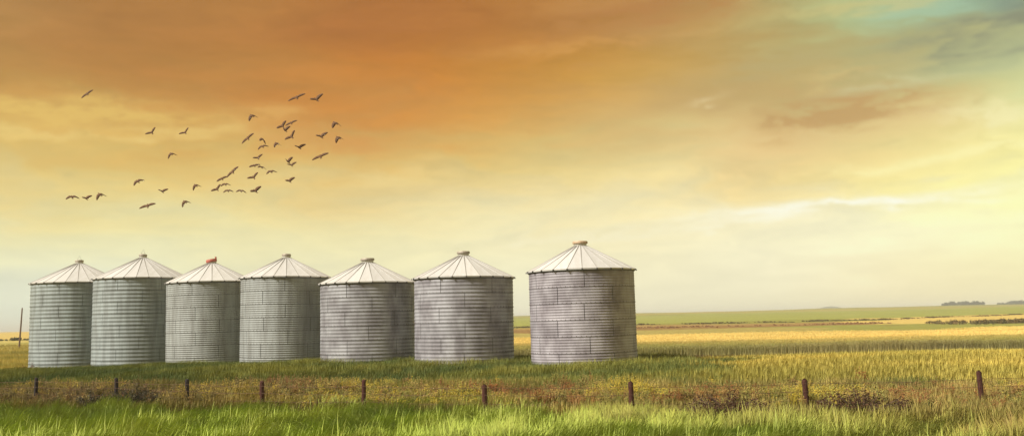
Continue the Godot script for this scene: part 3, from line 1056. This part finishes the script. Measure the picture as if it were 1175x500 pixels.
func make_crops() -> void:
	# standing grain: near field edge (green and tan), then ripe gold
	var green := crop_tuft(12, 0.42, 0.85, 0.03, 0.10, Color(1, 1, 1), Color(1.12, 1.05, 0.9))
	var xf := []
	var co := []
	for i in 16000:
		var d := 59.5 + 28.0 * pow(rng.randf(), 1.25)
		var x := rng.randf_range(-14.0, d * 0.66 + 4.0)
		var front := 60.5 + n_big.get_noise_1d(x * 0.7) * 2.0
		if d < front: continue
		var n := n_big.get_noise_2d(x * 0.4, d * 1.2)
		var c := Vector3(0.27, 0.27, 0.075).lerp(Vector3(0.52, 0.41, 0.13), clampf(0.35 + n * 1.2 + smoothstep(76.0, 86.0, d) * 0.7, 0.0, 1.0))
		c = c.lerp(Vector3(0.27, 0.23, 0.12), (1.0 - smoothstep(60.0, 64.0, d)) * 0.6)
		xf.append(spot(x, d, rng.randf_range(-0.6, 0.6), rng.randf_range(0.85, 1.15), 0.9 + n * 0.25)); co.append(tint(c, rng.randf_range(0.8, 1.2)))
	scatter("barley_field", green, M.dry, xf, co, "half ripe grain field with green tops and tan stems behind the bins", "grain field")
	var gold := crop_tuft(10, 0.6, 0.8, 0.045, 0.16, Color(0.9, 0.85, 0.7), Color(1, 1, 1))
	xf = []; co = []
	for i in 26000:
		var d := 85.0 + 49.0 * pow(rng.randf(), 1.1)
		var x := rng.randf_range(-20.0, d * 0.62 + 4.0)
		var n := n_big.get_noise_2d(x * 0.3, d * 0.9)
		var n2 := n_mid.get_noise_2d(x * 0.1, d * 0.5)
		if n > 0.28: continue
		var c := Vector3(0.74, 0.56, 0.17).lerp(Vector3(0.5, 0.37, 0.10), clampf(n2 * 1.6, 0.0, 0.8))
		xf.append(spot(x, d, rng.randf_range(-0.6, 0.6), rng.randf_range(0.85, 1.2), 0.85)); co.append(tint(c, rng.randf_range(0.85, 1.15)))
	scatter("wheat_field", gold, M.dry, xf, co, "bright golden ripe wheat field beyond the half ripe grain", "wheat field")
	# rough yellow grass between the fence and the grain on the right, and behind the bins on the left
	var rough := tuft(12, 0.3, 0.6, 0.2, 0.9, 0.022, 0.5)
	xf = []; co = []
	for i in 30000:
		var x := rng.randf_range(4.0, 48.0)
		var d := rng.randf_range(33.0, 62.0)
		var t := d + 0.28 * x
		if t < 39.5 or in_bin(x, d): continue
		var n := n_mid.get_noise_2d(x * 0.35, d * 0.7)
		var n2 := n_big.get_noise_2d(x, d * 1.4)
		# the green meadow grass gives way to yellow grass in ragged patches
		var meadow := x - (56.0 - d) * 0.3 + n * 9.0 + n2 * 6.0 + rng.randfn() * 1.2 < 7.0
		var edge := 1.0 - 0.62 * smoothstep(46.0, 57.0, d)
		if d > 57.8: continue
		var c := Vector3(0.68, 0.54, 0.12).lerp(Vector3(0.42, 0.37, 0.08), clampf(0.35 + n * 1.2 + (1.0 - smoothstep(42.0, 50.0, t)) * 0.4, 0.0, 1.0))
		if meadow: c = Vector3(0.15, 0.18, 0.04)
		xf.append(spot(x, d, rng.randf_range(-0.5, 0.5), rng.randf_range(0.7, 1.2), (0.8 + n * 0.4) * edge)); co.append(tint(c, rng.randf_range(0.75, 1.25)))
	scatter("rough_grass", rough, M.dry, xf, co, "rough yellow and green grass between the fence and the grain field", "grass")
	xf = []; co = []
	for i in 9000:
		var d := rng.randf_range(62.0, 180.0)
		var x := -d * rng.randf_range(0.44, 0.66)
		if in_bin(x, d): continue
		var n := n_mid.get_noise_2d(x * 0.15, d * 0.3)
		var c := Vector3(0.58, 0.48, 0.14).lerp(Vector3(0.34, 0.32, 0.08), clampf(0.45 + n * 1.4, 0.0, 1.0))
		xf.append(spot(x, d, rng.randf_range(-0.5, 0.5), rng.randf_range(0.7, 1.2))); co.append(tint(c, rng.randf_range(0.75, 1.25)))
	scatter("rough_grass", rough, M.dry, xf, co, "pale yellow pasture around the wooden pole", "grass")

func make_grass() -> void:
	# wind-blown grass in the foreground
	var kinds := [tuft(18, 0.12, 0.72, 0.9, 2.2, 0.019, 0.8), tuft(16, 0.15, 0.62, 0.5, 1.6, 0.017, 0.6), tuft(17, 0.14, 0.45, 0.7, 2.1, 0.020, 0.5)]
	var xf := [[], [], []]
	var co := [[], [], []]
	for i in 36000:
		var d := rng.randf_range(15.0, 36.0)
		var x := rng.randf_range(-d * 0.62 - 3.0, d * 0.62 + 3.0)
		var t := d + 0.28 * x
		if t < 13.0 or t > 37.5: continue
		if t > 31.8 + n_mid.get_noise_2d(x * 1.3, d * 0.5) * 5.0 and rng.randf() < smoothstep(28.0, 37.0, t) * 0.85 + 0.1: continue
		var n := n_mid.get_noise_2d(x * 1.1, d * 1.6)
		var n2 := n_big.get_noise_2d(x * 1.7, d * 2.2)
		var n3 := n_fine.get_noise_2d(x * 0.6, d * 0.6)
		var right := smoothstep(2.0, 15.0, x + n2 * 8.0)
		var c := Vector3(0.36, 0.47, 0.07).lerp(Vector3(0.30, 0.27, 0.06), right * 0.95)
		c = c.lerp(Vector3(0.41, 0.46, 0.10).lerp(Vector3(0.38, 0.33, 0.09), right), clampf(n * 2.0, 0.0, 0.7))
		c = c.lerp(Vector3(0.22, 0.31, 0.08), clampf(-n2 * 1.8, 0.0, 0.7))
		c = c.lerp(Vector3(0.20, 0.11, 0.035), clampf(n3 * 1.6 + right * 0.3, 0.0, 0.65) * (0.25 + 0.75 * right))
		var k := i % 3
		if n3 + n * 0.4 < -0.2 and rng.randf() < 0.85: continue
		var hgt := 0.85 + n * 0.8 + n3 * 0.6
		var yaw := n2 * 2.0 + n * 0.8 - 0.2 + rng.randf_range(-0.5, 0.5)
		xf[k].append(spot(x, d, yaw, rng.randf_range(0.8, 1.2), maxf(0.45, hgt))); co[k].append(tint(c, rng.randf_range(0.75, 1.3)))
	var names := ["bent over by the wind", "with long tips swaying in the wind", "in short matted tufts"]
	for k in 3:
		scatter("roadside_grass", kinds[k], M.blade, xf[k], co[k], "bright green roadside grass in front of the fence " + names[k], "grass")
	# taller dark grass between the fence and the bins
	var tall := tuft(14, 0.22, 0.62, 0.15, 0.8, 0.018, 0.4)
	var xa := []
	var ca := []
	for i in 42000:
		var d := rng.randf_range(36.0, 72.0)
		var x := rng.randf_range(-d * 0.62, 9.0)
		var t := d + 0.28 * x
		if t < 37.5 or in_bin(x, d): continue
		if t > 60.0 and x > -28.0: continue
		var n := n_mid.get_noise_2d(x * 0.5, d * 0.9)
		var n3 := n_fine.get_noise_2d(x * 0.7, d * 0.7)
		var c := Vector3(0.085, 0.12, 0.028).lerp(Vector3(0.25, 0.25, 0.05), clampf(0.2 + n * 1.2 + 0.25 * smoothstep(-22.0, -2.0, x), 0.0, 1.0))
		c = c.lerp(Vector3(0.30, 0.26, 0.05), clampf(n3 * 1.5 - 0.25, 0.0, 0.5) * smoothstep(-20.0, -6.0, x))
		xa.append(spot(x, d, rng.randf_range(-0.8, 0.8), rng.randf_range(0.75, 1.2), 0.8 + n * 0.35)); ca.append(tint(c, rng.randf_range(0.75, 1.25)))
	scatter("tall_grass", tall, M.blade, xa, ca, "tall dark green grass growing around the feet of the bins", "grass")

func make_weeds() -> void:
	var kinds := [
		weed_mesh(0.85, 5, Color(1, 1, 1), Color(0.7, 0.75, 0.8), 8, 0.042, 4),
		weed_mesh(0.65, 6, Color(1, 1, 1), Color(0.6, 0.75, 0.8), 6, 0.042, 6),
		weed_mesh(0.55, 8, Color(1, 1, 1), Color(0.75, 0.75, 0.8), 6, 0.034, 3)]
	var what := ["dry seed-headed weeds along the fence line, the tallest", "leafy flowering weeds along the fence line", "low brown stalky weeds along the fence line"]
	var xf := [[], [], []]
	var co := [[], [], []]
	for i in 8500:
		var x := rng.randf_range(-30.0, 24.0)
		var t := 35.3 + rng.randfn() * 1.8
		if t < 31.5 or t > 39.5: continue
		var d := t - 0.28 * x
		var n := n_big.get_noise_2d(x * 2.4, d * 2.4)
		var n2 := n_mid.get_noise_2d(x * 0.7 + 9.0, d * 0.7)
		var k := 0 if n2 > 0.12 else (1 if n2 > -0.2 else 2)
		if rng.randf() < 0.25: k = rng.randi() % 3
		var c: Vector3
		var pick := n + rng.randf_range(-0.3, 0.3)
		if pick > 0.16: c = Vector3(0.56, 0.43, 0.06)
		elif pick > -0.05: c = Vector3(0.46, 0.34, 0.10)
		elif pick > -0.32: c = Vector3(0.32, 0.19, 0.06)
		else: c = Vector3(0.34, 0.15, 0.05)
		if rng.randf() < 0.4: c = c.lerp(Vector3(0.24, 0.24, 0.06), 0.75)
		c = c.lerp(Vector3(0.17, 0.115, 0.05), (1.0 - smoothstep(-14.0, -4.0, x)) * rng.randf_range(0.2, 0.95))
		if t > 37.8 and rng.randf() < 0.6: continue
		xf[k].append(spot(x, d, rng.randf() * TAU, rng.randf_range(0.7, 1.15), 0.85 + n2 * 0.4)); co[k].append(tint(c, rng.randf_range(0.75, 1.25)))
	for k in 3:
		scatter("weeds", kinds[k], M.dry, xf[k], co[k], what[k], "weeds")
	# grass among the weeds
	var g := tuft(11, 0.2, 0.6, 0.3, 1.1, 0.022, 0.55)
	var xa := []
	var ca := []
	for i in 24000:
		var x := rng.randf_range(-30.0, 24.0)
		var t := 34.8 + rng.randf_range(-4.8, 4.8)
		var d := t - 0.28 * x
		var n := n_mid.get_noise_2d(x * 0.6, d * 1.2)
		var c := Vector3(0.26, 0.23, 0.06).lerp(Vector3(0.46, 0.35, 0.11), clampf(n * 1.8, 0.0, 1.0)).lerp(Vector3(0.17, 0.10, 0.045), clampf(-n * 1.8, 0.0, 0.9))
		c = c.lerp(Vector3(0.17, 0.14, 0.05), (1.0 - smoothstep(-14.0, -2.0, x)) * rng.randf_range(0.2, 0.8))
		xa.append(spot(x, d, rng.randf_range(-0.7, 0.7), rng.randf_range(0.7, 1.15), 0.85 + n * 0.4)); ca.append(tint(c, rng.randf_range(0.75, 1.25)))
	scatter("dry_grass", g, M.dry, xa, ca, "dry straw and olive grass among the weeds under the fence wire", "grass")

func shrub(u: float, d: float, w: float, h: float, c: Vector3, n: int, label: String) -> void:
	var x := at(u, 400.0, d).x
	var root := Node3D.new()
	root.name = numbered("shrub")
	root.position = Vector3(x, ground(x, d), -d)
	add_child(root)
	tag(root, label, "shrub", "dark shrubs along the fence line")
	var st := SurfaceTool.new()
	st.begin(Mesh.PRIMITIVE_TRIANGLES)
	var sk := SurfaceTool.new()
	sk.begin(Mesh.PRIMITIVE_TRIANGLES)
	st.set_smooth_group(-1)
	sk.set_smooth_group(0)
	for i in n:
		var a := rng.randf() * TAU
		var rr := sqrt(rng.randf())
		var tip := Vector3(cos(a) * rr * w * 0.5, h * rng.randf_range(0.55, 1.1) * (1.0 - 0.45 * rr * rr), sin(a) * rr * w * 0.35)
		tube(sk, [Vector3(tip.x * 0.4, -0.05, tip.z * 0.4), tip * 0.6 + Vector3(0, 0.03, 0), tip], [0.012, 0.008, 0.004], 4)
		for k in 26:
			var t := rng.randf_range(0.3, 1.05)
			var p := Vector3(lerpf(tip.x * 0.4, tip.x, t), tip.y * t, lerpf(tip.z * 0.4, tip.z, t)) + Vector3(rng.randfn(), rng.randfn(), rng.randfn()) * 0.05
			var s := Vector3(rng.randfn(), rng.randfn() * 0.6, rng.randfn()).normalized() * 0.045
			var q := Vector3(rng.randfn(), rng.randfn(), rng.randfn()).normalized().cross(s).normalized() * 0.018
			st.set_color(tint(c, rng.randf_range(0.7, 1.4)))
			quad(st, p - s, p - q, p + s, p + q)
	st.generate_normals()
	sk.generate_normals()
	part("foliage", st.commit(), M.leaf, root)
	part("stem", sk.commit(), M.stem, root)

func make_shrubs() -> void:
	var dark := Vector3(0.05, 0.045, 0.025)
	var rust := Vector3(0.085, 0.045, 0.025)
	shrub(152.0, 36.2, 2.3, 0.95, dark, 110, "rounded dark shrub right behind a blackened fence post under the second bin")
	shrub(109.0, 35.8, 1.6, 0.75, dark, 70, "small dark shrub in the yellow weeds between two blackened posts")
	shrub(835.0, 28.2, 2.9, 0.85, rust, 120, "wide dark rust-brown shrub in the grass right of the detached bin")
	shrub(985.0, 28.4, 3.0, 0.85, rust, 120, "dark reddish shrub in the weeds just past a leaning post")
	shrub(33.0, 68.0, 1.6, 0.75, Vector3(0.16, 0.06, 0.03), 40, "rusty dead bush beside the foot of the end bin")
